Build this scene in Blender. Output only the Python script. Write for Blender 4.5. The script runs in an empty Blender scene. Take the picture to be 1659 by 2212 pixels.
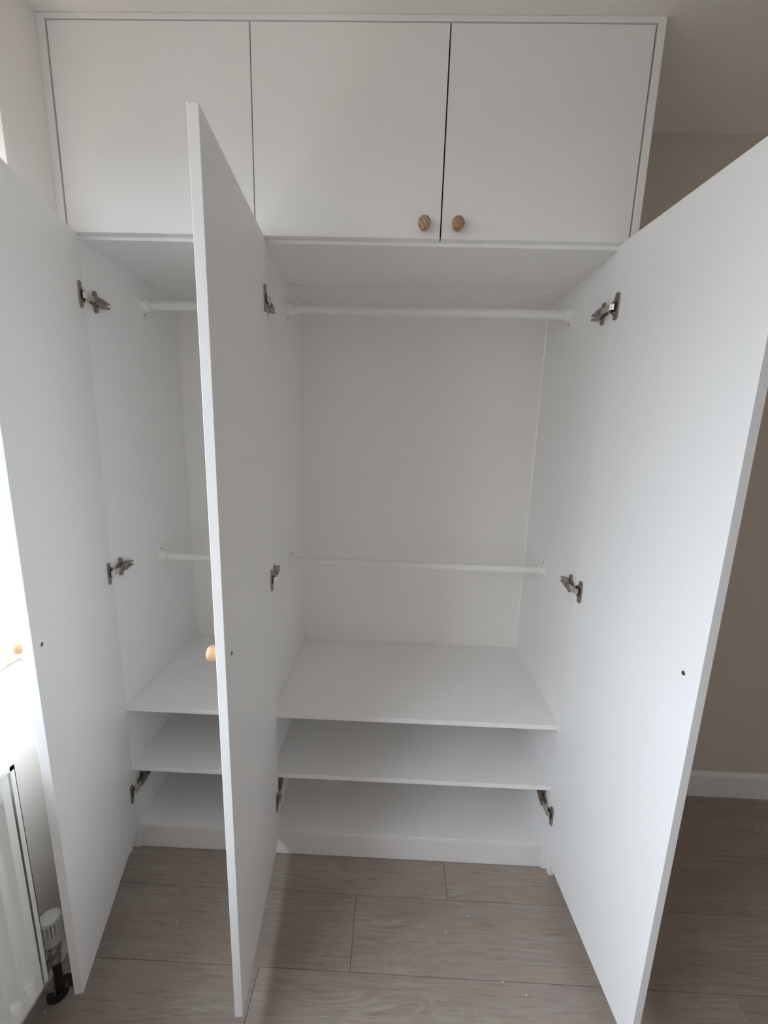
import bpy, bmesh, math, random
from mathutils import Vector, Matrix

# ------------------------------------------------------------------ camera, world, light, exposure
S = bpy.context.scene
C = S.collection
cam_d = bpy.data.cameras.new('camera')
cam = bpy.data.objects.new('camera', cam_d)
C.objects.link(cam)
cam_d.sensor_fit = 'HORIZONTAL'
cam_d.sensor_width = 36.0
cam_d.lens = 886.498 * 36.0 / 1659.0
cam_d.clip_start = 0.02
_R = ((0.99916991, 0.02815606, 0.02944035),
      (-0.03426307, 0.18993403, 0.98119881),
      (-0.02203496, 0.98139304, -0.19074108))
cam.matrix_world = Matrix(((_R[0][0], _R[1][0], -_R[2][0], 0.82769839),
                           (_R[0][1], _R[1][1], -_R[2][1], -1.16394794),
                           (_R[0][2], _R[1][2], -_R[2][2], 1.45114811),
                           (0, 0, 0, 1)))
S.camera = cam

# window opening in the left wall
WY0, WY1, WZ0, WZ1 = -2.05, -0.15, 0.80, 2.13
XL = -0.0516           # inner face of the left wall
XG = -0.2000           # window frame plane

world = bpy.data.worlds.new('overcast_sky')
S.world = world
world.use_nodes = True
bg = world.node_tree.nodes['Background']
bg.inputs['Color'].default_value = (0.79, 0.89, 1.0, 1)
# overcast sky: three times brighter at the zenith than at the horizon
_wt = world.node_tree
_geo = _wt.nodes.new('ShaderNodeTexCoord')
_sep = _wt.nodes.new('ShaderNodeSeparateXYZ')
_wt.links.new(_geo.outputs['Generated'], _sep.inputs[0])
_mr = _wt.nodes.new('ShaderNodeMapRange')
_mr.inputs['From Min'].default_value = 0.0
_mr.inputs['From Max'].default_value = 1.0
_mr.inputs['To Min'].default_value = 3.4
_mr.inputs['To Max'].default_value = 10.2
_wt.links.new(_sep.outputs['Z'], _mr.inputs['Value'])
_wt.links.new(_mr.outputs['Result'], bg.inputs['Strength'])

pl = bpy.data.lights.new('window_portal', 'AREA')
pl.shape = 'RECTANGLE'
pl.size = WZ1 - WZ0
pl.size_y = WY1 - WY0
pl.cycles.is_portal = True
po = bpy.data.objects.new('window_portal', pl)
C.objects.link(po)
po.location = (XG - 0.075, (WY0 + WY1) / 2, (WZ0 + WZ1) / 2)
po.rotation_euler = (0, -math.pi / 2, 0)     # shines towards +x

S.view_settings.view_transform = 'Standard'
S.view_settings.look = 'None'
S.view_settings.gamma = 1.0
S.view_settings.use_curve_mapping = False
S.view_settings.exposure = 0.79
S.cycles.use_denoising = True
S.cycles.max_bounces = 12
S.cycles.diffuse_bounces = 7
S.cycles.glossy_bounces = 3
S.cycles.caustics_reflective = False
S.cycles.caustics_refractive = False
S.cycles.adaptive_threshold = 0.04

# ------------------------------------------------------------------ materials
MATS = {}


def new_mat(name):
    m = bpy.data.materials.new(name)
    m.use_nodes = True
    MATS[name] = m
    nt = m.node_tree
    return m, nt, nt.nodes['Principled BSDF']


def N(nt, t, **kw):
    n = nt.nodes.new(t)
    for k, v in kw.items():
        setattr(n, k, v)
    return n


def paint(name, col, rough=0.5, bump=0.0, scale=60.0, var=0.02, spec=0.5, detail=4.0):
    """plain paint or board with faint tone variation and fine relief"""
    m, nt, b = new_mat(name)
    tc = N(nt, 'ShaderNodeTexCoord')
    nz = N(nt, 'ShaderNodeTexNoise')
    nz.inputs['Scale'].default_value = 2.3
    nz.inputs['Detail'].default_value = 3
    nt.links.new(tc.outputs['Object'], nz.inputs['Vector'])
    mx = N(nt, 'ShaderNodeMix', data_type='RGBA')
    a = tuple(c * (1 - var) for c in col)
    d = tuple(min(1, c * (1 + var)) for c in col)
    mx.inputs['A'].default_value = (*a, 1)
    mx.inputs['B'].default_value = (*d, 1)
    nt.links.new(nz.outputs['Fac'], mx.inputs['Factor'])
    nt.links.new(mx.outputs['Result'], b.inputs['Base Color'])
    b.inputs['Roughness'].default_value = rough
    b.inputs['Specular IOR Level'].default_value = spec
    if bump > 0:
        n2 = N(nt, 'ShaderNodeTexNoise')
        n2.inputs['Scale'].default_value = scale
        n2.inputs['Detail'].default_value = detail
        nt.links.new(tc.outputs['Object'], n2.inputs['Vector'])
        bp = N(nt, 'ShaderNodeBump')
        bp.inputs['Strength'].default_value = bump
        bp.inputs['Distance'].default_value = 0.001
        nt.links.new(n2.outputs['Fac'], bp.inputs['Height'])
        nt.links.new(bp.outputs['Normal'], b.inputs['Normal'])
    return m


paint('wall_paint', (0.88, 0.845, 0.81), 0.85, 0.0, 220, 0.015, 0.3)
paint('wall_paint_shaded', (0.61, 0.55, 0.49), 0.85, 0.0, 220, 0.015, 0.3)  # wall paint with the open right door's shade put into its colour
paint('ceiling_paint', (0.86, 0.82, 0.775), 0.9, 0.0, 180, 0.015, 0.3)
paint('gloss_white', (0.80, 0.80, 0.79), 0.35, 0.0, 90, 0.01)
paint('melamine', (0.885, 0.87, 0.855), 0.42, 0.0, 420, 0.012, 0.4)
paint('edge_band', (0.84, 0.83, 0.82), 0.45, 0.35, 300, 0.02, 0.4)
paint('hardboard_white', (0.90, 0.87, 0.83), 0.6, 0.0, 300, 0.02, 0.3)
paint('rail_plastic', (0.84, 0.83, 0.78), 0.35, 0.0, 60, 0.01)
paint('socket_plastic', (0.85, 0.84, 0.765), 0.4, 0.0, 60, 0.01)
paint('radiator_enamel', (0.87, 0.865, 0.83), 0.3, 0.06, 140, 0.01)
paint('valve_plastic', (0.78, 0.77, 0.72), 0.4, 0.05, 200, 0.01)
paint('pipe_black', (0.018, 0.013, 0.012), 0.55, 0.5, 120, 0.2)
paint('dark_void', (0.03, 0.028, 0.026), 0.8)
paint('crumb', (0.85, 0.82, 0.76), 0.8)
paint('speck', (0.12, 0.11, 0.10), 0.8)
paint('outer_stone', (0.62, 0.42, 0.27), 0.8, 0.6, 60, 0.12)
paint('paving', (0.12, 0.115, 0.10), 0.9, 0.3, 8, 0.1)


def metal(name, col, rough):
    m, nt, b = new_mat(name)
    b.inputs['Base Color'].default_value = (*col, 1)
    b.inputs['Metallic'].default_value = 1.0
    tc = N(nt, 'ShaderNodeTexCoord')
    nz = N(nt, 'ShaderNodeTexNoise')
    nz.inputs['Scale'].default_value = 90
    nt.links.new(tc.outputs['Object'], nz.inputs['Vector'])
    mr = N(nt, 'ShaderNodeMapRange')
    mr.inputs['To Min'].default_value = rough * 0.8
    mr.inputs['To Max'].default_value = rough * 1.25
    nt.links.new(nz.outputs['Fac'], mr.inputs['Value'])
    nt.links.new(mr.outputs['Result'], b.inputs['Roughness'])
    return m


metal('hinge_nickel', (0.36, 0.32, 0.275), 0.36)
metal('hinge_link_steel', (0.72, 0.66, 0.60), 0.28)
metal('hinge_dark', (0.10, 0.085, 0.07), 0.45)
metal('screw_steel', (0.22, 0.20, 0.19), 0.4)
metal('valve_chrome', (0.42, 0.43, 0.44), 0.3)


def knob_wood(name, base, dark, scale, rot, sharp):
    m, nt, b = new_mat(name)
    tc = N(nt, 'ShaderNodeTexCoord')
    mp = N(nt, 'ShaderNodeMapping')
    mp.inputs['Rotation'].default_value = rot
    nt.links.new(tc.outputs['Object'], mp.inputs['Vector'])
    w = N(nt, 'ShaderNodeTexWave')
    w.wave_type = 'BANDS'
    w.bands_direction = 'X'
    w.wave_profile = 'SAW'
    w.inputs['Scale'].default_value = scale
    w.inputs['Distortion'].default_value = 0.6
    w.inputs['Detail'].default_value = 2
    w.inputs['Detail Scale'].default_value = 12
    nt.links.new(mp.outputs['Vector'], w.inputs['Vector'])
    cr = N(nt, 'ShaderNodeValToRGB')
    e = cr.color_ramp.elements
    e[0].position = 0.0
    e[0].color = (*base, 1)
    e[1].position = 1.0
    e[1].color = (*dark, 1)
    k = cr.color_ramp.elements.new(sharp)
    k.color = (*[c * 0.9 for c in base], 1)
    nt.links.new(w.outputs['Fac'], cr.inputs['Fac'])
    nt.links.new(cr.outputs['Color'], b.inputs['Base Color'])
    b.inputs['Roughness'].default_value = 0.5
    return m


knob_wood('pine_bold_grain', (0.52, 0.36, 0.22), (0.10, 0.040, 0.015), 38.0, (0.2, 0.62, 0.0), 0.70)
knob_wood('pine_fine_grain', (0.47, 0.30, 0.165), (0.27, 0.145, 0.07), 75.0, (0.15, 1.45, 0.0), 0.4)
knob_wood('pine_pale_grain', (0.66, 0.43, 0.25), (0.50, 0.29, 0.15), 80.0, (0.0, 1.57, 0.0), 0.45)
knob_wood('timber_frame', (0.80, 0.74, 0.67), (0.62, 0.46, 0.32), 20.0, (0.0, 0.0, 0.4), 0.5)


def plank_mat():
    m, nt, b = new_mat('limed_oak_laminate')
    L = nt.links
    tc = N(nt, 'ShaderNodeTexCoord')
    oi = N(nt, 'ShaderNodeObjectInfo')
    # every plank takes its own stretch of grain
    off = N(nt, 'ShaderNodeCombineXYZ')
    mu = N(nt, 'ShaderNodeMath', operation='MULTIPLY')
    mu.inputs[1].default_value = 37.0
    L.new(oi.outputs['Random'], mu.inputs[0])
    L.new(mu.outputs[0], off.inputs['X'])
    L.new(mu.outputs[0], off.inputs['Y'])
    add = N(nt, 'ShaderNodeVectorMath', operation='ADD')
    L.new(tc.outputs['Object'], add.inputs[0])
    L.new(off.outputs[0], add.inputs[1])

    def mapped(sx, sy):
        mp = N(nt, 'ShaderNodeMapping')
        mp.inputs['Scale'].default_value = (sx, sy, 1)
        L.new(add.outputs[0], mp.inputs['Vector'])
        return mp.outputs['Vector']

    # broad cathedral figure: contour lines of a smooth field stretched along the plank
    fld = N(nt, 'ShaderNodeTexNoise')
    fld.inputs['Scale'].default_value = 1.0
    fld.inputs['Detail'].default_value = 3.0
    fld.inputs['Roughness'].default_value = 0.45
    fld.inputs['Distortion'].default_value = 0.6
    L.new(mapped(1.5, 10.5), fld.inputs['Vector'])
    rings = N(nt, 'ShaderNodeMath', operation='MULTIPLY')
    rings.inputs[1].default_value = 38.0
    L.new(fld.outputs['Fac'], rings.inputs[0])
    pp = N(nt, 'ShaderNodeMath', operation='PINGPONG')
    pp.inputs[1].default_value = 1.0
    L.new(rings.outputs[0], pp.inputs[0])
    # fine pores along the grain
    por = N(nt, 'ShaderNodeTexNoise')
    por.inputs['Scale'].default_value = 1.0
    por.inputs['Detail'].default_value = 5
    por.inputs['Roughness'].default_value = 0.65
    L.new(mapped(8.0, 170.0), por.inputs['Vector'])
    por2 = N(nt, 'ShaderNodeTexNoise')
    por2.inputs['Scale'].default_value = 1.0
    por2.inputs['Detail'].default_value = 3
    L.new(mapped(4.0, 75.0), por2.inputs['Vector'])
    # slow tone drift
    ton = N(nt, 'ShaderNodeTexNoise')
    ton.inputs['Scale'].default_value = 1.0
    ton.inputs['Detail'].default_value = 3
    L.new(mapped(1.6, 6.0), ton.inputs['Vector'])

    base = N(nt, 'ShaderNodeValToRGB')
    e = base.color_ramp.elements
    e[0].position, e[0].color = 0.32, (0.315, 0.258, 0.222, 1)
    e[1].position, e[1].color = 0.70, (0.376, 0.315, 0.273, 1)
    L.new(ton.outputs['Fac'], base.inputs['Fac'])
    # limed lines
    lim = N(nt, 'ShaderNodeValToRGB')
    e = lim.color_ramp.elements
    e[0].position, e[0].color = 0.42, (0, 0, 0, 1)
    e[1].position, e[1].color = 1.0, (1, 1, 1, 1)
    L.new(pp.outputs[0], lim.inputs['Fac'])
    msk = N(nt, 'ShaderNodeTexNoise')
    msk.inputs['Scale'].default_value = 1.0
    msk.inputs['Detail'].default_value = 2
    L.new(mapped(3.0, 14.0), msk.inputs['Vector'])
    mskr = N(nt, 'ShaderNodeMapRange')
    mskr.inputs['From Min'].default_value = 0.40
    mskr.inputs['From Max'].default_value = 0.64
    L.new(msk.outputs['Fac'], mskr.inputs['Value'])
    limf = N(nt, 'ShaderNodeMath', operation='MULTIPLY')
    L.new(lim.outputs['Color'], limf.inputs[0])
    L.new(mskr.outputs['Result'], limf.inputs[1])
    limf2 = N(nt, 'ShaderNodeMath', operation='MULTIPLY')
    limf2.inputs[1].default_value = 0.40
    L.new(limf.outputs[0], limf2.inputs[0])
    m1 = N(nt, 'ShaderNodeMix', data_type='RGBA')
    m1.inputs['B'].default_value = (0.512, 0.457, 0.411, 1)
    L.new(limf2.outputs[0], m1.inputs['Factor'])
    L.new(base.outputs['Color'], m1.inputs['A'])
    # dark pores
    pr = N(nt, 'ShaderNodeMapRange')
    pr.inputs['From Min'].default_value = 0.53
    pr.inputs['From Max'].default_value = 0.70
    L.new(por.outputs['Fac'], pr.inputs['Value'])
    prf = N(nt, 'ShaderNodeMath', operation='MULTIPLY')
    prf.inputs[1].default_value = 0.50
    L.new(pr.outputs['Result'], prf.inputs[0])
    m2 = N(nt, 'ShaderNodeMix', data_type='RGBA')
    m2.inputs['B'].default_value = (0.145, 0.112, 0.093, 1)
    L.new(prf.outputs[0], m2.inputs['Factor'])
    L.new(m1.outputs['Result'], m2.inputs['A'])
    pr2 = N(nt, 'ShaderNodeMapRange')
    pr2.inputs['From Min'].default_value = 0.52
    pr2.inputs['From Max'].default_value = 0.72
    pr2.inputs['To Max'].default_value = 0.42
    L.new(por2.outputs['Fac'], pr2.inputs['Value'])
    m3 = N(nt, 'ShaderNodeMix', data_type='RGBA')
    m3.inputs['B'].default_value = (0.432, 0.384, 0.344, 1)
    L.new(pr2.outputs['Result'], m3.inputs['Factor'])
    L.new(m2.outputs['Result'], m3.inputs['A'])
    L.new(m3.outputs['Result'], b.inputs['Base Color'])
    b.inputs['Roughness'].default_value = 0.42
    b.inputs['Specular IOR Level'].default_value = 0.4
    bp = N(nt, 'ShaderNodeBump')
    bp.inputs['Strength'].default_value = 0.25
    bp.inputs['Distance'].default_value = 0.0006
    L.new(por.outputs['Fac'], bp.inputs['Height'])
    L.new(bp.outputs['Normal'], b.inputs['Normal'])


plank_mat()

gm = bpy.data.materials.new('window_glass')
gm.use_nodes = True
gnt = gm.node_tree
gnt.nodes.remove(gnt.nodes['Principled BSDF'])
_t = N(gnt, 'ShaderNodeBsdfTransparent')
_g = N(gnt, 'ShaderNodeBsdfGlossy')
_g.inputs['Roughness'].default_value = 0.02
_m = N(gnt, 'ShaderNodeMixShader')
_m.inputs[0].default_value = 0.06
gnt.links.new(_t.outputs[0], _m.inputs[1])
gnt.links.new(_g.outputs[0], _m.inputs[2])
gnt.links.new(_m.outputs[0], gnt.nodes['Material Output'].inputs['Surface'])
MATS['window_glass'] = gm

# ------------------------------------------------------------------ helpers


def add_box(bm, x0, x1, y0, y1, z0, z1, mtx=None):
    vs = [bm.verts.new((x, y, z)) for x in (x0, x1) for y in (y0, y1) for z in (z0, z1)]
    for f in ((0, 1, 3, 2), (4, 6, 7, 5), (0, 4, 5, 1), (2, 3, 7, 6), (0, 2, 6, 4), (1, 5, 7, 3)):
        bm.faces.new([vs[i] for i in f])
    if mtx is not None:
        bmesh.ops.transform(bm, matrix=mtx, verts=vs)
    return vs


def box(x0, x1, y0, y1, z0, z1, bev=0.0, seg=2):
    bm = bmesh.new()
    add_box(bm, x0, x1, y0, y1, z0, z1)
    if bev > 0:
        bmesh.ops.bevel(bm, geom=bm.edges[:], offset=bev, segments=seg, affect='EDGES', profile=0.5)
    return bm


def add_lathe(bm, prof, segs=32, mtx=None, cap=True):
    """profile of (radius, height) about +z"""
    rings = []
    for r, h in prof:
        if r <= 1e-6:
            rings.append([bm.verts.new((0, 0, h))])
        else:
            rings.append([bm.verts.new((r * math.cos(2 * math.pi * i / segs),
                                        r * math.sin(2 * math.pi * i / segs), h)) for i in range(segs)])
    for a, b in zip(rings, rings[1:]):
        for i in range(segs):
            j = (i + 1) % segs
            if len(a) == 1 and len(b) == 1:
                continue
            if len(a) == 1:
                bm.faces.new([a[0], b[j], b[i]][::-1])
            elif len(b) == 1:
                bm.faces.new([a[i], a[j], b[0]])
            else:
                bm.faces.new([a[i], a[j], b[j], b[i]])
    if cap:
        if len(rings[0]) > 1:
            bm.faces.new(rings[0][::-1])
        if len(rings[-1]) > 1:
            bm.faces.new(rings[-1])
    vs = [v for r in rings for v in r]
    if mtx is not None:
        bmesh.ops.transform(bm, matrix=mtx, verts=vs)
    return vs


def add_prism(bm, pts, z0, z1, mtx=None):
    """outline in local xy, extruded z0..z1"""
    a = [bm.verts.new((x, y, z0)) for x, y in pts]
    b = [bm.verts.new((x, y, z1)) for x, y in pts]
    n = len(pts)
    bm.faces.new(a[::-1])
    bm.faces.new(b)
    for i in range(n):
        j = (i + 1) % n
        bm.faces.new([a[i], a[j], b[j], b[i]])
    if mtx is not None:
        bmesh.ops.transform(bm, matrix=mtx, verts=a + b)
    return a + b


def add_bar(bm, p, q, w, t, wdir):
    """rectangular bar from p to q; width w along wdir, thickness t across"""
    p, q = Vector(p), Vector(q)
    ax = (q - p)
    ln = ax.length
    ax.normalize()
    wd = Vector(wdir)
    wd = (wd - ax * wd.dot(ax)).normalized()
    td = ax.cross(wd)
    m = Matrix((ax, wd, td)).transposed().to_4x4()
    m.translation = p
    add_box(bm, 0, ln, -w / 2, w / 2, -t / 2, t / 2, m)


def mesh_from(bm, name, smooth=False):
    bmesh.ops.recalc_face_normals(bm, faces=bm.faces[:])
    me = bpy.data.meshes.new(name)
    bm.to_mesh(me)
    bm.free()
    if smooth:
        for p in me.polygons:
            p.use_smooth = True
        me.set_sharp_from_angle(angle=math.radians(38))
    return me


def obj(name, bm, mat, parent=None, smooth=False, origin=None):
    """link a bmesh as one object, origin at its centre (coordinates are the parent's)"""
    me = mesh_from(bm, name, smooth)
    if origin is None:
        xs = [v.co for v in me.vertices]
        lo = Vector([min(c[i] for c in xs) for i in range(3)])
        hi = Vector([max(c[i] for c in xs) for i in range(3)])
        origin = (lo + hi) / 2
        origin.z = lo.z
    origin = Vector(origin)
    me.transform(Matrix.Translation(-origin))
    me.materials.append(MATS[mat])
    o = bpy.data.objects.new(name, me)
    C.objects.link(o)
    o.parent = parent
    if parent is not None and parent.get('_w'):
        o.location = origin - Vector(parent['_w'])
    else:
        o.location = origin
    return o


def sub(name, bm, mat, parent, smooth=False):
    """child whose bmesh is in world coordinates, under an unrotated part"""
    o = obj(name, bm, mat, None, smooth)
    w = o.location.copy()
    p = parent
    base = Vector((0, 0, 0))
    while p is not None:
        base += p.location
        p = p.parent
    o.parent = parent
    o.location = w - base
    return o


def thing(name, label, cat, loc):
    o = bpy.data.objects.new(name, None)
    C.objects.link(o)
    o.location = loc
    o.empty_display_size = 0.1
    o['label'] = label
    o['category'] = cat
    return o


def struct(o, label=None, cat=None):
    o['kind'] = 'structure'
    if label:
        o['label'] = label
    if cat:
        o['category'] = cat
    return o


# ------------------------------------------------------------------ measures of the place
HC = 2.395            # ceiling
XR_ROOM, YF_ROOM = 3.10, -2.60
DW = 0.3437           # wall to the right of the wardrobe
X0, X1, X2, X3 = -0.0277, 0.4553, 0.9232, 1.3895   # door lines of the overhead doors
ZT, ZB = 2.380, 1.9305
XA, XPL, XP, XR = -0.0171, 0.4400, 0.4580, 1.3766  # inner faces
XE0, XE1 = 1.3930, 1.4105                          # end panel
D = 0.4837
ZU = 1.9206           # underside of the board over the bays
YO = -0.0205          # outer face of shut doors
T = 0.0185

# ------------------------------------------------------------------ the setting
# floor: planks 191 mm wide running along x
floor = bpy.data.objects.new('floor', None)
C.objects.link(floor)
struct(floor, 'grey-brown limed oak laminate plank floor', 'floor')
sub('underlay', box(XL - 0.15, XR_ROOM, YF_ROOM, D + 0.02, -0.03, -0.0095), 'dark_void', floor)
rng = random.Random(4)
PL = 1.285
row_ends = {0: 1.042, -1: 0.7525, -2: 0.5025}
plank_cache = {}
for r in range(-17, 3):
    y0 = -0.113 + 0.191 * r
    y1 = y0 + 0.191
    if y0 > D or y1 < YF_ROOM:
        continue
    e = row_ends.get(r, rng.uniform(0, PL))
    x = e - PL * math.ceil((e - XL) / PL)
    while x < XR_ROOM:
        xa, xb = max(x, XL - 0.01), min(x + PL, XR_ROOM)
        if xb - xa > 0.02:
            g = 0.0004
            key = round(xb - xa, 4)
            ya, yb = y0 + g, min(y1, D + 0.01) - g
            k2 = (key, round(yb - ya, 4))
            if k2 not in plank_cache:
                bm = bmesh.new()
                add_box(bm, -(xb - xa) / 2 + g, (xb - xa) / 2 - g, -(yb - ya) / 2, (yb - ya) / 2, -0.009, 0)
                top = [ed for ed in bm.edges if all(abs(v.co.z) < 1e-6 for v in ed.verts)]
                bmesh.ops.bevel(bm, geom=top, offset=0.0009, segments=1, affect='EDGES')
                me = mesh_from(bm, 'plank')
                me.materials.append(MATS['limed_oak_laminate'])
                plank_cache[k2] = me
            o = bpy.data.objects.new('plank', plank_cache[k2])
            C.objects.link(o)
            o.parent = floor
            o.location = ((xa + xb) / 2, (ya + yb) / 2, 0)
        x += PL

struct(obj('ceiling', box(XL - 0.25, XR_ROOM + 0.1, YF_ROOM - 0.1, D + 0.1, HC, HC + 0.08), 'ceiling_paint'),
       'plain white painted ceiling above the wardrobe', 'ceiling')

# left wall with the window opening
bm = bmesh.new()
xw0 = XL - 0.30
add_box(bm, xw0, XL, YF_ROOM, WY0, 0, HC)
add_box(bm, xw0, XL, WY1, D + 0.1, 0, HC)
add_box(bm, xw0, XL, WY0, WY1, 0, WZ0 - 0.045)
add_box(bm, xw0, XL, WY0, WY1, WZ1, HC)
struct(obj('wall_left', bm, 'wall_paint'), 'white painted wall with the window above the radiator', 'wall')

struct(obj('wall_back', box(XE1 + 0.0005, XR_ROOM + 0.1, DW, DW + 0.1, 0, HC), 'wall_paint_shaded'),
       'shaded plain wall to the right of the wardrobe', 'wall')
struct(obj('wall_alcove', box(XL, XE1, D + 0.012, D + 0.09, 0, HC), 'wall_paint'),
       'alcove wall hidden behind the wardrobe', 'wall')
struct(obj('wall_right', box(XR_ROOM, XR_ROOM + 0.1, YF_ROOM, DW, 0, HC), 'wall_paint_shaded'), 'far right wall of the bedroom', 'wall')  # unseen wall, same shade-darkened colour to keep the right side dim
struct(obj('wall_front', box(XL - 0.3, XR_ROOM + 0.1, YF_ROOM - 0.1, YF_ROOM, 0, HC), 'wall_paint'),
       'wall behind the viewer', 'wall')


def skirting_bm(length_axis, a0, a1, base, sgn, h=0.112, t=0.016):
    """moulded board: flat face, small slope on top"""
    bm = bmesh.new()
    prof = [(0, 0), (t, 0), (t, h - 0.016), (t * 0.72, h - 0.012), (t * 0.45, h - 0.002), (t * 0.3, h), (0, h)]
    va, vb = [], []
    for d, z in prof:
        if length_axis == 'x':
            va.append(bm.verts.new((a0, base + sgn * d, z)))
            vb.append(bm.verts.new((a1, base + sgn * d, z)))
        else:
            va.append(bm.verts.new((base + sgn * d, a0, z)))
            vb.append(bm.verts.new((base + sgn * d, a1, z)))
    n = len(prof)
    bm.faces.new(va)
    bm.faces.new(vb[::-1])
    for i in range(n):
        j = (i + 1) % n
        bm.faces.new([va[i], vb[i], vb[j], va[j]])
    return bm


struct(obj('baseboard_back', skirting_bm('x', XE1 + 0.001, XR_ROOM, DW, -1), 'gloss_white'),
       'white skirting board along the shaded wall right of the wardrobe', 'baseboard')
struct(obj('baseboard_left', skirting_bm('y', YF_ROOM, -0.006, XL, 1, 0.10, 0.014), 'gloss_white'),
       'white skirting board behind the radiator valve', 'baseboard')
struct(obj('baseboard_right', skirting_bm('y', YF_ROOM, DW - 0.02, XR_ROOM, -1), 'gloss_white'),
       'skirting board on the far right wall', 'baseboard')

# window
win = bpy.data.objects.new('window_1', None)
C.objects.link(win)
win.location = (XG, (WY0 + WY1) / 2, WZ0)
struct(win, 'window over the radiator with bright daylight behind', 'window')
bm = bmesh.new()
fx0, fx1 = XG - 0.06, XG
add_box(bm, fx0, fx1, WY0, WY1, WZ0, WZ0 + 0.05)
add_box(bm, fx0, fx1, WY0, WY1, WZ1 - 0.05, WZ1)
add_box(bm, fx0, fx1, WY0, WY0 + 0.05, WZ0 + 0.05, WZ1 - 0.05)
add_box(bm, fx0, fx1, WY1 - 0.05, WY1, WZ0 + 0.05, WZ1 - 0.05)
sub('window_frame', bm, 'timber_frame', win)
ymid = (WY0 + WY1) / 2
sub('mullion', box(fx0, fx1, ymid - 0.03, ymid + 0.03, WZ0 + 0.05, WZ1 - 0.05, 0.003), 'timber_frame', win)
for a, b in ((WY0 + 0.05, ymid - 0.03), (ymid + 0.03, WY1 - 0.05)):
    sub('pane', box(XG - 0.034, XG - 0.030, a, b, WZ0 + 0.05, WZ1 - 0.05), 'window_glass', win)
sub('window_sill', box(XG - 0.001, XL + 0.004, WY0 + 0.0005, WY1 - 0.0005, WZ0 - 0.0445, WZ0, 0.003), 'gloss_white', win)
sub('outer_sill', box(XG - 0.22, fx0 - 0.001, WY0, WY1, WZ0 - 0.05, WZ0 + 0.015, 0.004), 'outer_stone', win)
struct(obj('ground_outside', box(-30, XL - 0.31, -25, 25, -0.6, -0.5), 'paving'), 'paved ground outside the window', 'ground')

# ------------------------------------------------------------------ fitted wardrobe
WO = Vector((0.68, 0.0, 0.0))
wd = thing('fitted_wardrobe',
           'white built-in wardrobe with three lower doors standing open and three shut overhead doors', 'wardrobe', WO)
wd['_w'] = tuple(WO)
B = 0.0007


def wpart(name, bm, mat='melamine', smooth=False):
    return obj(name, bm, mat, wd, smooth)


# carcase
wpart('side_panel', box(XL + 0.012, XA, 0.0, D, 0.0, ZT, B))
wpart('side_panel', box(XR, XE0 - 0.0005, 0.0, D, 0.0, ZT, B))
wpart('partition', box(XPL, XP, 0.0, D, 0.0, ZT, B))
e = wpart('end_panel', box(XE0, XE1, YO - 0.001, DW - 0.0003, 0.0, HC - 0.0005, 0.001))
e['label'] = 'tall white end panel at the right edge of the wardrobe'
wpart('back_panel', box(XA, XR, D, D + 0.006, 0.0, ZT), 'hardboard_white')
wpart('top_panel', box(XA, XPL, 0.0, D, ZT - 0.018, ZT, B))
wpart('top_panel', box(XP, XR, 0.0, D, ZT - 0.018, ZT, B))
for a, b in ((XA, XPL), (XP, XR)):
    wpart('divider_board', box(a, b, -0.0015, 0.306, ZU, ZU + 0.018, B))
    wpart('divider_board', box(a, b, 0.3065, D, ZU - 0.003, ZU + 0.015, B))
ST = 0.018
SHELF = {'s1': 0.5546, 's2': 0.3302, 's3': 0.1029}
for k, z in SHELF.items():
    for a, b in ((XA, XPL), (XP, XR)):
        wpart('shelf', box(a, b, -0.0018, D, z - (0.016 if k != 's3' else 0.017), z, 0.001))
for a, b in ((XA, XPL), (XP, XR)):
    wpart('plinth', box(a, b, 0.004, 0.020, 0.0015, SHELF['s3'] - 0.017, 0.0006))
# scribing strips against wall and ceiling
wpart('filler_strip', box(XL, X0 - 0.0035, YO, -0.002, 1.9335, HC - 0.0003, 0.0012))
wpart('filler_strip', box(XL, XL + 0.012, 0.0, 0.018, 0.0, 1.933, 0.0006))
wpart('filler_strip', box(X0 - 0.0035, XE0, YO, -0.002, ZT + 0.0025, HC - 0.0003, 0.0012))

# overhead doors (shut)
GAP = 0.0014
for i, (a, b) in enumerate(((X0, X1), (X1, X2), (X2, X3))):
    dr = wpart('overhead_door', box(a + GAP, b - GAP - (0.0008 if i == 1 else 0), YO, YO + T, ZB, ZT - 0.001, 0.0009))
    dr['label'] = ['shut overhead door nearest the window wall',
                   'shut middle overhead door with a boldly striped wooden knob',
                   'shut overhead door on the right with a finely grained wooden knob'][i]
    dr['_w2'] = tuple(dr.location + WO)

KNOB = [(0.0, 0.0), (0.0112, 0.0), (0.0118, 0.002), (0.0116, 0.006), (0.0126, 0.0105), (0.0146, 0.0150),
        (0.0156, 0.0185), (0.0155, 0.0220), (0.0143, 0.0252), (0.0115, 0.0278), (0.0070, 0.0294), (0.0, 0.0300)]


def knob_mesh():
    bm = bmesh.new()
    add_lathe(bm, KNOB, 32, Matrix.Rotation(math.pi / 2, 4, 'X'))   # axis to -y
    return bm


overhead = [o for o in wd.children if o.name.startswith('overhead_door')]
for dr, x, mat, lab in ((overhead[1], 0.8800, 'pine_bold_grain', 'round wooden knob with bold dark grain stripes'),
                        (overhead[2], 0.9630, 'pine_fine_grain', 'round wooden knob with fine level grain')):
    me = mesh_from(knob_mesh(), 'knob', True)
    me.materials.append(MATS[mat])
    k = bpy.data.objects.new('knob', me)
    C.objects.link(k)
    k.parent = dr
    k.location = Vector((x, YO, 1.9585)) - (dr.location + WO)
    k['label'] = lab

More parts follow.
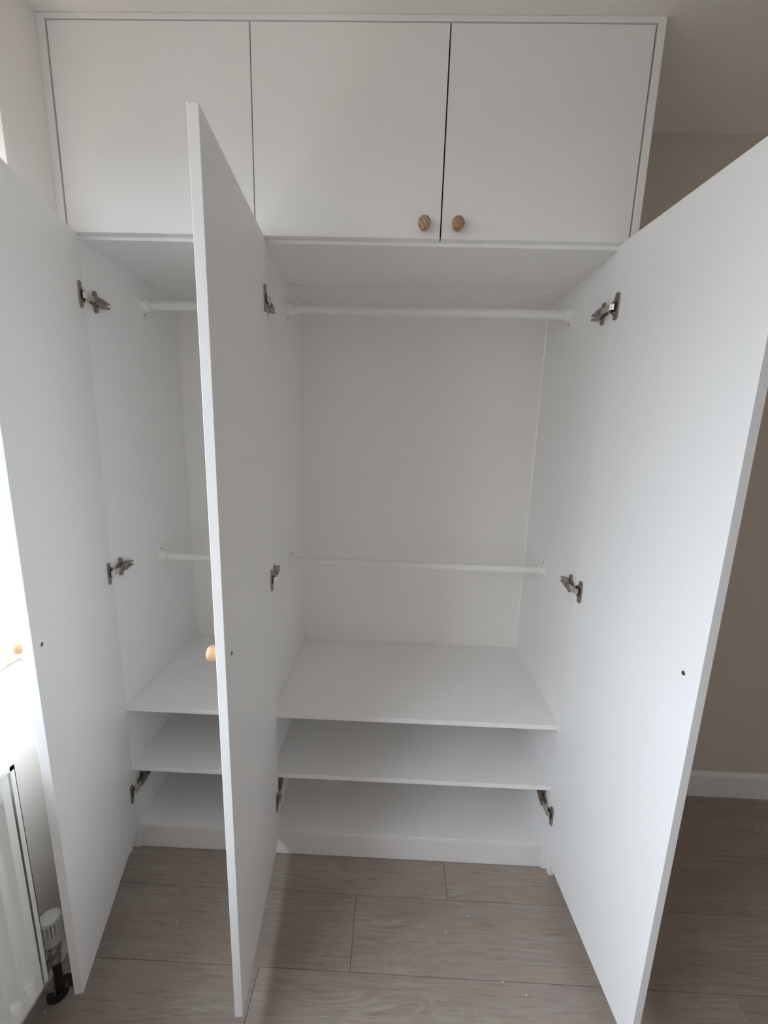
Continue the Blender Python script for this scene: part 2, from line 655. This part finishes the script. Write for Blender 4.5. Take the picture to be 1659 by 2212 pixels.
# lower doors (open)
DOORS = {  # hinge x, opening angle, width, side sign, label
    'A': (-0.0144, 1.2776, 0.4418, 1, 'open left door of the wardrobe beside the radiator', 0.4117, 0.9957),
    'B': (0.4763, 1.4852, 0.4494, 1, 'open middle door of the wardrobe seen nearly edge on', 0.4135, 1.0046),
    'C': (1.3722, 1.6385, 0.4631, -1, 'open right door of the wardrobe, its inner face brightly lit', 0.4253, 1.0102)}
ZD0, ZD1 = 0.0885, 1.9290
door_obj = {}
for key, (hx, ang, w, sg, lab, ks, kz) in DOORS.items():
    bm = box(min(0, sg * w), max(0, sg * w), -T, 0, ZD0, ZD1, 0.0010)
    # edges carry a slightly rougher band
    me = mesh_from(bm, 'door')
    me.materials.append(MATS['melamine'])
    me.materials.append(MATS['edge_band'])
    for p in me.polygons:
        if abs(p.normal.x) > 0.9 or abs(p.normal.z) > 0.9:
            p.material_index = 1
    o = bpy.data.objects.new('door', me)
    C.objects.link(o)
    o.parent = wd
    o.location = Vector((hx, -0.002, 0)) - WO
    o.rotation_euler = (0, 0, -ang if sg > 0 else ang)
    o['label'] = lab
    door_obj[key] = o
    # screw that holds the knob, seen on the inner face
    bm = bmesh.new()
    mt = Matrix.Translation((sg * ks, 0, kz)) @ Matrix.Rotation(-math.pi / 2, 4, 'X')
    add_lathe(bm, [(0.0044, 0.0), (0.0044, 0.0009), (0.0038, 0.0013), (0.0018, 0.0013), (0.0013, 0.0003), (0.0, 0.0003)], 20, mt)
    so = obj('screw', bm, 'screw_steel', o, True)
    me = mesh_from(knob_mesh(), 'knob', True)
    me.materials.append(MATS['pine_pale_grain'])
    k = bpy.data.objects.new('knob', me)
    C.objects.link(k)
    k.parent = o
    k.location = (sg * ks, -T, kz)

# hinges: cup flange on the door, link, arm and cross plate on the carcase


def hinge(key, xs, inner, zc):
    """xs: face of the panel the plate sits on; inner: +1 if the bay lies to +x"""
    hx, ang, w, sg = DOORS[key][:4]
    Md = Matrix.Translation((hx, -0.002, 0)) @ Matrix.Rotation(-ang if sg > 0 else ang, 4, 'Z')
    # arm body (channel section, tapering to the back)
    bm = bmesh.new()

    def P(off, y, dz):
        return Vector((xs + inner * off, y, zc + dz))
    add_bar(bm, P(0.0150, 0.013, 0), P(0.0120, 0.052, 0), 0.020, 0.012, (0, 0, 1))
    add_bar(bm, P(0.0120, 0.050, 0.0062), P(0.0100, 0.079, 0.0055), 0.0050, 0.011, (0, 0, 1))
    add_bar(bm, P(0.0120, 0.050, -0.0062), P(0.0100, 0.079, -0.0055), 0.0050, 0.011, (0, 0, 1))
    add_bar(bm, P(0.0060, 0.050, 0), P(0.0050, 0.072, 0), 0.009, 0.004, (0, 0, 1))
    for y in (0.026, 0.058):
        add_lathe(bm, [(0.0042, 0), (0.0042, 0.0018), (0.0025, 0.0018), (0.0020, 0.0008), (0, 0.0008)], 14,
                  Matrix.Translation(P(0.0205 if y < 0.04 else 0.0080, y, 0)) @ Matrix.Rotation(inner * math.pi / 2, 4, 'Y'))
    h = wpart('hinge', bm, 'hinge_nickel')
    # cross-shaped mounting plate
    bm = bmesh.new()
    wing = [(-0.0055, -0.0265), (0, -0.0285), (0.0055, -0.0265), (0.0065, -0.014), (0.009, -0.010), (0.026, -0.010),
            (0.028, 0), (0.026, 0.010), (0.009, 0.010), (0.0065, 0.014), (0.0055, 0.0265), (0, 0.0285), (-0.0055, 0.0265),
            (-0.0065, 0.014), (-0.012, 0.010), (-0.018, 0.008), (-0.018, -0.008), (-0.012, -0.010), (-0.0065, -0.014)]
    # local (u, v, w) -> (y, z, +-x)
    mt = Matrix(((0, 0, inner, xs + inner * 0.0001), (1, 0, 0, 0.037), (0, 1, 0, zc), (0, 0, 0, 1)))
    add_prism(bm, wing, 0, 0.0055, mt)
    for v in (-0.0205, 0.0205):
        add_lathe(bm, [(0.0036, 0.0055), (0.0036, 0.0075), (0.0016, 0.0078), (0.0, 0.0070)], 14,
                  mt @ Matrix.Translation((0, v, 0)))
    sub('mounting_plate', bm, 'hinge_nickel', h)
    # cup flange screwed to the door
    fl = [(-0.0060, -0.031), (0.003, -0.0330), (0.0090, -0.030), (0.0105, -0.019), (0.0105, 0.019), (0.0090, 0.030),
          (0.003, 0.0330), (-0.0060, 0.031), (-0.0080, 0.020), (-0.0110, 0.017), (-0.0205, 0.012), (-0.0240, 0.0055),
          (-0.0240, -0.0055), (-0.0205, -0.012), (-0.0110, -0.017), (-0.0080, -0.020)]
    bm = bmesh.new()
    ml = Matrix(((sg, 0, 0, sg * 0.0305), (0, 0, 1, 0.0001), (0, 1, 0, zc), (0, 0, 0, 1)))
    add_prism(bm, fl, 0, 0.0036, Md @ ml)
    for v in (-0.0245, 0.0245):
        add_lathe(bm, [(0.0038, 0.0036), (0.0036, 0.0046), (0.0016, 0.0046), (0.0, 0.0039)], 14,
                  Md @ ml @ Matrix.Translation((0.001, v, 0)))
    sub('cup_flange', bm, 'hinge_nickel', h)
    # dark mouth of the cup
    bm = bmesh.new()
    add_prism(bm, [(-0.019, -0.0090), (0.004, -0.0125), (0.0065, -0.006), (0.0065, 0.006), (0.004, 0.0125), (-0.019, 0.0090)],
              0.0036, 0.0042, Md @ ml)
    sub('cup_mouth', bm, 'hinge_dark', h)
    # bright link between cup and arm
    bm = bmesh.new()
    q = Md @ Vector((sg * 0.0285, 0.005, zc))
    q2 = Md @ Vector((sg * 0.0200, 0.0125, zc))
    p = P(0.0160, 0.016, 0)
    add_bar(bm, q, q2, 0.0145, 0.0030, (0, 0, 1))
    add_bar(bm, q2, p, 0.0145, 0.0036, (0, 0, 1))
    sub('hinge_link', bm, 'hinge_link_steel', h)
    return h


for key, xs, inner in (('A', XA, 1), ('B', XP, 1), ('C', XR, -1)):
    for zc in (1.780, 1.0165, 0.250):
        hinge(key, xs, inner, zc)

# hanging rails
RAIL_R = 0.0142


def rail(xa, xb, y, z, up):
    bm = bmesh.new()
    add_lathe(bm, [(RAIL_R, 0), (RAIL_R, xb - xa - 0.006)], 28,
              Matrix.Translation((xa + 0.003, y, z)) @ Matrix.Rotation(math.pi / 2, 4, 'Y'))
    r = wpart('hanging_rail', bm, 'rail_plastic', True)
    for x, s in ((xa, 1), (xb, -1)):
        bm = bmesh.new()
        m = Matrix.Translation((x + s * 0.0001, y, z)) @ Matrix.Rotation(s * math.pi / 2, 4, 'Y')
        add_lathe(bm, [(0.0225, 0.0), (0.0225, 0.0035), (0.0200, 0.0050), (0.0192, 0.0270), (0.0182, 0.0285), (0.0146, 0.0285)],
                  28, m, cap=False)
        # screw ear, above or below the cup
        ear = [(0.0075 * math.cos(t), 0.0075 * math.sin(t) + 0.0295) for t in [math.pi * i / 10 for i in range(11)]]
        ear = [(0.0105, 0.014)] + ear + [(-0.0105, 0.014)]
        me_ = Matrix(((0, 0, s, x + s * 0.0001), (1, 0, 0, y), (0, up, 0, z), (0, 0, 0, 1)))
        add_prism(bm, ear, 0, 0.0042, me_)
        br = sub('rail_socket', bm, 'socket_plastic', r, True)
        bm = bmesh.new()
        add_lathe(bm, [(0.0030, 0.0042), (0.0030, 0.0050), (0.0, 0.0046)], 14, me_ @ Matrix.Translation((0, 0.0292, 0)))
        sub('socket_screw', bm, 'screw_steel', r, True)
    return r


for a, b in ((XA, XPL), (XP, XR)):
    rail(a, b, 0.262, 1.836, -1)
    rail(a, b, 0.258, 0.983, 1)

# ------------------------------------------------------------------ radiator under the window
RX1, RX0 = 0.048, -0.018        # front and rear of the steel body
RY1, RY0 = -0.441, -1.45        # right end, left end
RZ0, RZ1 = 0.147, 0.745
RO = Vector(((RX0 + RX1) / 2, (RY0 + RY1) / 2, RZ0))
rad = thing('radiator', 'white steel panel radiator with vertical flutes on the wall under the window', 'radiator', RO)
rad['_w'] = tuple(RO)


def fluted(x, sgn, y0, y1, z0, z1):
    bm = bmesh.new()
    pitch = 0.0333
    ny = int((y1 - y0) / pitch * 12)
    zs = [z0, z0 + 0.004, z0 + 0.045, z0 + 0.052, z0 + 0.060, z1 - 0.060, z1 - 0.052, z1 - 0.045, z1 - 0.004, z1]
    zw = [0, 0, 0, 0.4, 1, 1, 0.4, 0, 0, 0]
    grid = []
    for j, (z, wgt) in enumerate(zip(zs, zw)):
        rowv = []
        for i in range(ny + 1):
            y = y0 + (y1 - y0) * i / ny
            d_edge = min(y - y0, y1 - y)
            ph = math.cos(2 * math.pi * (y1 - 0.012 - y) / pitch)
            dep = (0.5 - 0.5 * max(-1, min(1, 1.5 * ph))) * 0.0120 * wgt
            if d_edge < 0.010:
                dep *= 0
            lip = 0.004 if j in (0, len(zs) - 1) else 0.0
            rowv.append(bm.verts.new((x - sgn * (dep + lip), y, z)))
        grid.append(rowv)
    for a, b in zip(grid, grid[1:]):
        for i in range(ny):
            bm.faces.new([a[i], a[i + 1], b[i + 1], b[i]])
    # thickness
    ret = bmesh.ops.extrude_face_region(bm, geom=bm.faces[:])
    vs = [v for v in ret['geom'] if isinstance(v, bmesh.types.BMVert)]
    bmesh.ops.translate(bm, verts=vs, vec=(-sgn * 0.006, 0, 0))
    return bm


obj('front_panel', fluted(RX1, 1, RY0 + 0.006, RY1 - 0.0135, RZ0, RZ1 - 0.012), 'radiator_enamel', rad, True)
obj('rear_panel', fluted(RX0, -1, RY0 + 0.006, RY1 - 0.009, RZ0, RZ1 - 0.012), 'radiator_enamel', rad, True)
for y, s in ((RY1, -1), (RY0, 1)):
    bm = bmesh.new()
    ya, yb = sorted((y, y + s * 0.0015))
    add_box(bm, RX0 - 0.001, RX1 + 0.003, ya, yb, RZ0 + 0.012, RZ1)
    y2, y3 = sorted((y, y + s * 0.0105))
    add_box(bm, RX1 + 0.0015, RX1 + 0.003, y2, y3, RZ0 + 0.012, RZ1)
    bmesh.ops.remove_doubles(bm, verts=bm.verts[:], dist=1e-6)
    sc = obj('side_cover', bm, 'radiator_enamel', rad)
bm = bmesh.new()
gy = RY1 - 0.0016
add_box(bm, RX1 - 0.012, RX1 + 0.003, RY0 + 0.0016, gy, RZ1 - 0.0015, RZ1)
add_box(bm, RX1 + 0.0015, RX1 + 0.003, RY0 + 0.0016, gy, RZ1 - 0.010, RZ1 - 0.0015)
add_box(bm, RX0, RX0 + 0.012, RY0 + 0.0016, gy, RZ1 - 0.0015, RZ1)
add_box(bm, (RX0 + RX1) / 2 - 0.004, (RX0 + RX1) / 2 + 0.004, RY0 + 0.0016, gy, RZ1 - 0.0015, RZ1)
add_box(bm, RX0 + 0.012, RX1 - 0.012, gy - 0.022, gy, RZ1 - 0.0015, RZ1)
yy = gy - 0.030
while yy > RY0 + 0.02:
    add_box(bm, RX0 + 0.012, RX1 - 0.012, yy - 0.0035, yy, RZ1 - 0.0015, RZ1)
    yy -= 0.0095
obj('top_grille', bm, 'radiator_enamel', rad)
bm = bmesh.new()
yy = RY1 - 0.02
n = 0
while yy > RY0 + 0.03:
    add_box(bm, RX0 + 0.010, RX1 - 0.018, yy - 0.0006, yy, RZ0 + 0.05, RZ1 - 0.05)
    yy -= 0.0167
obj('convector_fins', bm, 'radiator_enamel', rad)
obj('wall_bracket', box(XL + 0.0002, RX0 - 0.0062, RY1 - 0.20, RY1 - 0.16, RZ0 + 0.05, RZ1 - 0.06, 0.002), 'radiator_enamel', rad)

# thermostatic valve and its supply pipe
VX, VY = 0.006, -0.376
val = obj('thermostatic_valve', (lambda bm: (add_lathe(bm, [
    (0.0, 0.098), (0.0105, 0.098), (0.0125, 0.101), (0.0125, 0.112), (0.0105, 0.115), (0.0105, 0.128), (0.0140, 0.131),
    (0.0150, 0.136), (0.0150, 0.147), (0.0130, 0.151), (0.0165, 0.154), (0.0165, 0.166), (0.0, 0.166)], 6 * 4,
    Matrix.Translation((VX, VY, 0))), bm)[1])(bmesh.new()), 'valve_chrome', rad, True)
bm = bmesh.new()
add_lathe(bm, [(0.0, 0), (0.0085, 0), (0.0085, 0.022), (0.0125, 0.023), (0.0125, 0.042), (0.0095, 0.043), (0.0095, 0.078)], 20,
          Matrix.Translation((VX, VY, 0.1225)) @ Matrix.Rotation(math.pi / 2, 4, 'X'))
obj('valve_tail', bm, 'valve_chrome', rad, True)
# head: smooth base, fluted grip with deep slots, domed cap
bm = bmesh.new()
add_lathe(bm, [(0.0, 0.1655), (0.0175, 0.1655), (0.0225, 0.170), (0.0235, 0.176), (0.0240, 0.192), (0.0236, 0.1945), (0.0150, 0.1945),
               (0.0150, 0.236), (0.0, 0.236)], 40, Matrix.Translation((VX, VY, 0)))
hd = sub('valve_head', bm, 'valve_plastic', val, True)
bm = bmesh.new()
nf = 20
for i in range(nf):
    a = 2 * math.pi * i / nf
    m = Matrix.Translation((VX, VY, 0)) @ Matrix.Rotation(a, 4, 'Z')
    add_box(bm, 0.0140, 0.0243, -0.0027, 0.0027, 0.1995, 0.2335, m)
add_lathe(bm, [(0.0145, 0.1955), (0.0243, 0.1955), (0.0243, 0.2000), (0.0145, 0.2000)], 40, Matrix.Translation((VX, VY, 0)), cap=False)
for i in range(nf):
    a = 2 * math.pi * i / nf
    m = Matrix.Translation((VX, VY, 0)) @ Matrix.Rotation(a, 4, 'Z')
    add_box(bm, 0.0150, 0.0236, -0.0027, 0.0027, 0.2335, 0.2385, m)
sub('grip_ring', bm, 'valve_plastic', val)
bm = bmesh.new()
add_lathe(bm, [(0.0190, 0.2362), (0.0214, 0.2370), (0.0205, 0.2408), (0.0165, 0.2432), (0.0, 0.2442)], 40, Matrix.Translation((VX, VY, 0)))
sub('head_cap', bm, 'valve_plastic', val, True)
bm = bmesh.new()
add_lathe(bm, [(0.0095, 0.0003), (0.0095, 0.0985)], 20, Matrix.Translation((VX, VY, 0)))
pp = obj('supply_pipe', bm, 'pipe_black', rad, True)
# two-piece pipe collar at the floor, one half slipped aside
bm = bmesh.new()


def half_collar(cx, cy, rot, tilt):
    pts = []
    r0, r1 = 0.0115, 0.024
    nseg = 12
    outer = [(r1 * math.cos(math.pi * i / nseg), r1 * math.sin(math.pi * i / nseg)) for i in range(nseg + 1)]
    inner = [(r0 * math.cos(math.pi * i / nseg), r0 * math.sin(math.pi * i / nseg)) for i in range(nseg, -1, -1)]
    m = Matrix.Translation((cx, cy, 0.0004)) @ Matrix.Rotation(rot, 4, 'Z') @ Matrix.Rotation(tilt, 4, 'X')
    add_prism(bm, outer + inner, 0, 0.008, m)


half_collar(VX - 0.002, VY - 0.004, math.radians(200), 0.0)
half_collar(VX + 0.006, VY + 0.008, math.radians(10), 0.55)
obj('pipe_collar', bm, 'pipe_black', rad)

# ------------------------------------------------------------------ small debris
rc = random.Random(2)


def crumbs(name, spots, size, mat, label):
    bm = bmesh.new()
    for x, y, z in spots:
        s = size * rc.uniform(0.7, 1.3)
        m = Matrix.Translation((x, y, z + s * 0.30)) @ Matrix.Rotation(rc.uniform(0, 3), 4, 'Z') @ Matrix.Diagonal((1.3, 0.9, 0.6, 1))
        bmesh.ops.create_icosphere(bm, subdivisions=1, radius=s * 0.5, matrix=m)
    o = obj(name, bm, mat)
    o['kind'] = 'stuff'
    o['label'] = label
    o['category'] = 'debris'
    return o


fl_spots = [(1.1004, -0.1552, 0), (0.7018, -0.2672, 0), (1.224, -0.3304, 0), (1.0266, -0.2026, 0), (0.1637, -0.1594, 0),
            (0.2243, -0.2131, 0), (-0.0015, -0.4162, 0), (1.1674, -0.3062, 0)]
crumbs('plaster_crumbs', fl_spots, 0.0036, 'crumb', 'tiny pale plaster crumbs scattered on the grey plank floor')
crumbs('dust_specks', [(1.0236, 0.2302, 0.5547), (1.0504, 0.1432, 0.5547), (1.2626, 0.0949, 0.5547)], 0.0030, 'speck',
       'tiny dark specks on the wide shelf of the right bay')

for o in bpy.data.objects:
    for k in ('_w', '_w2'):
        if k in o:
            del o[k]
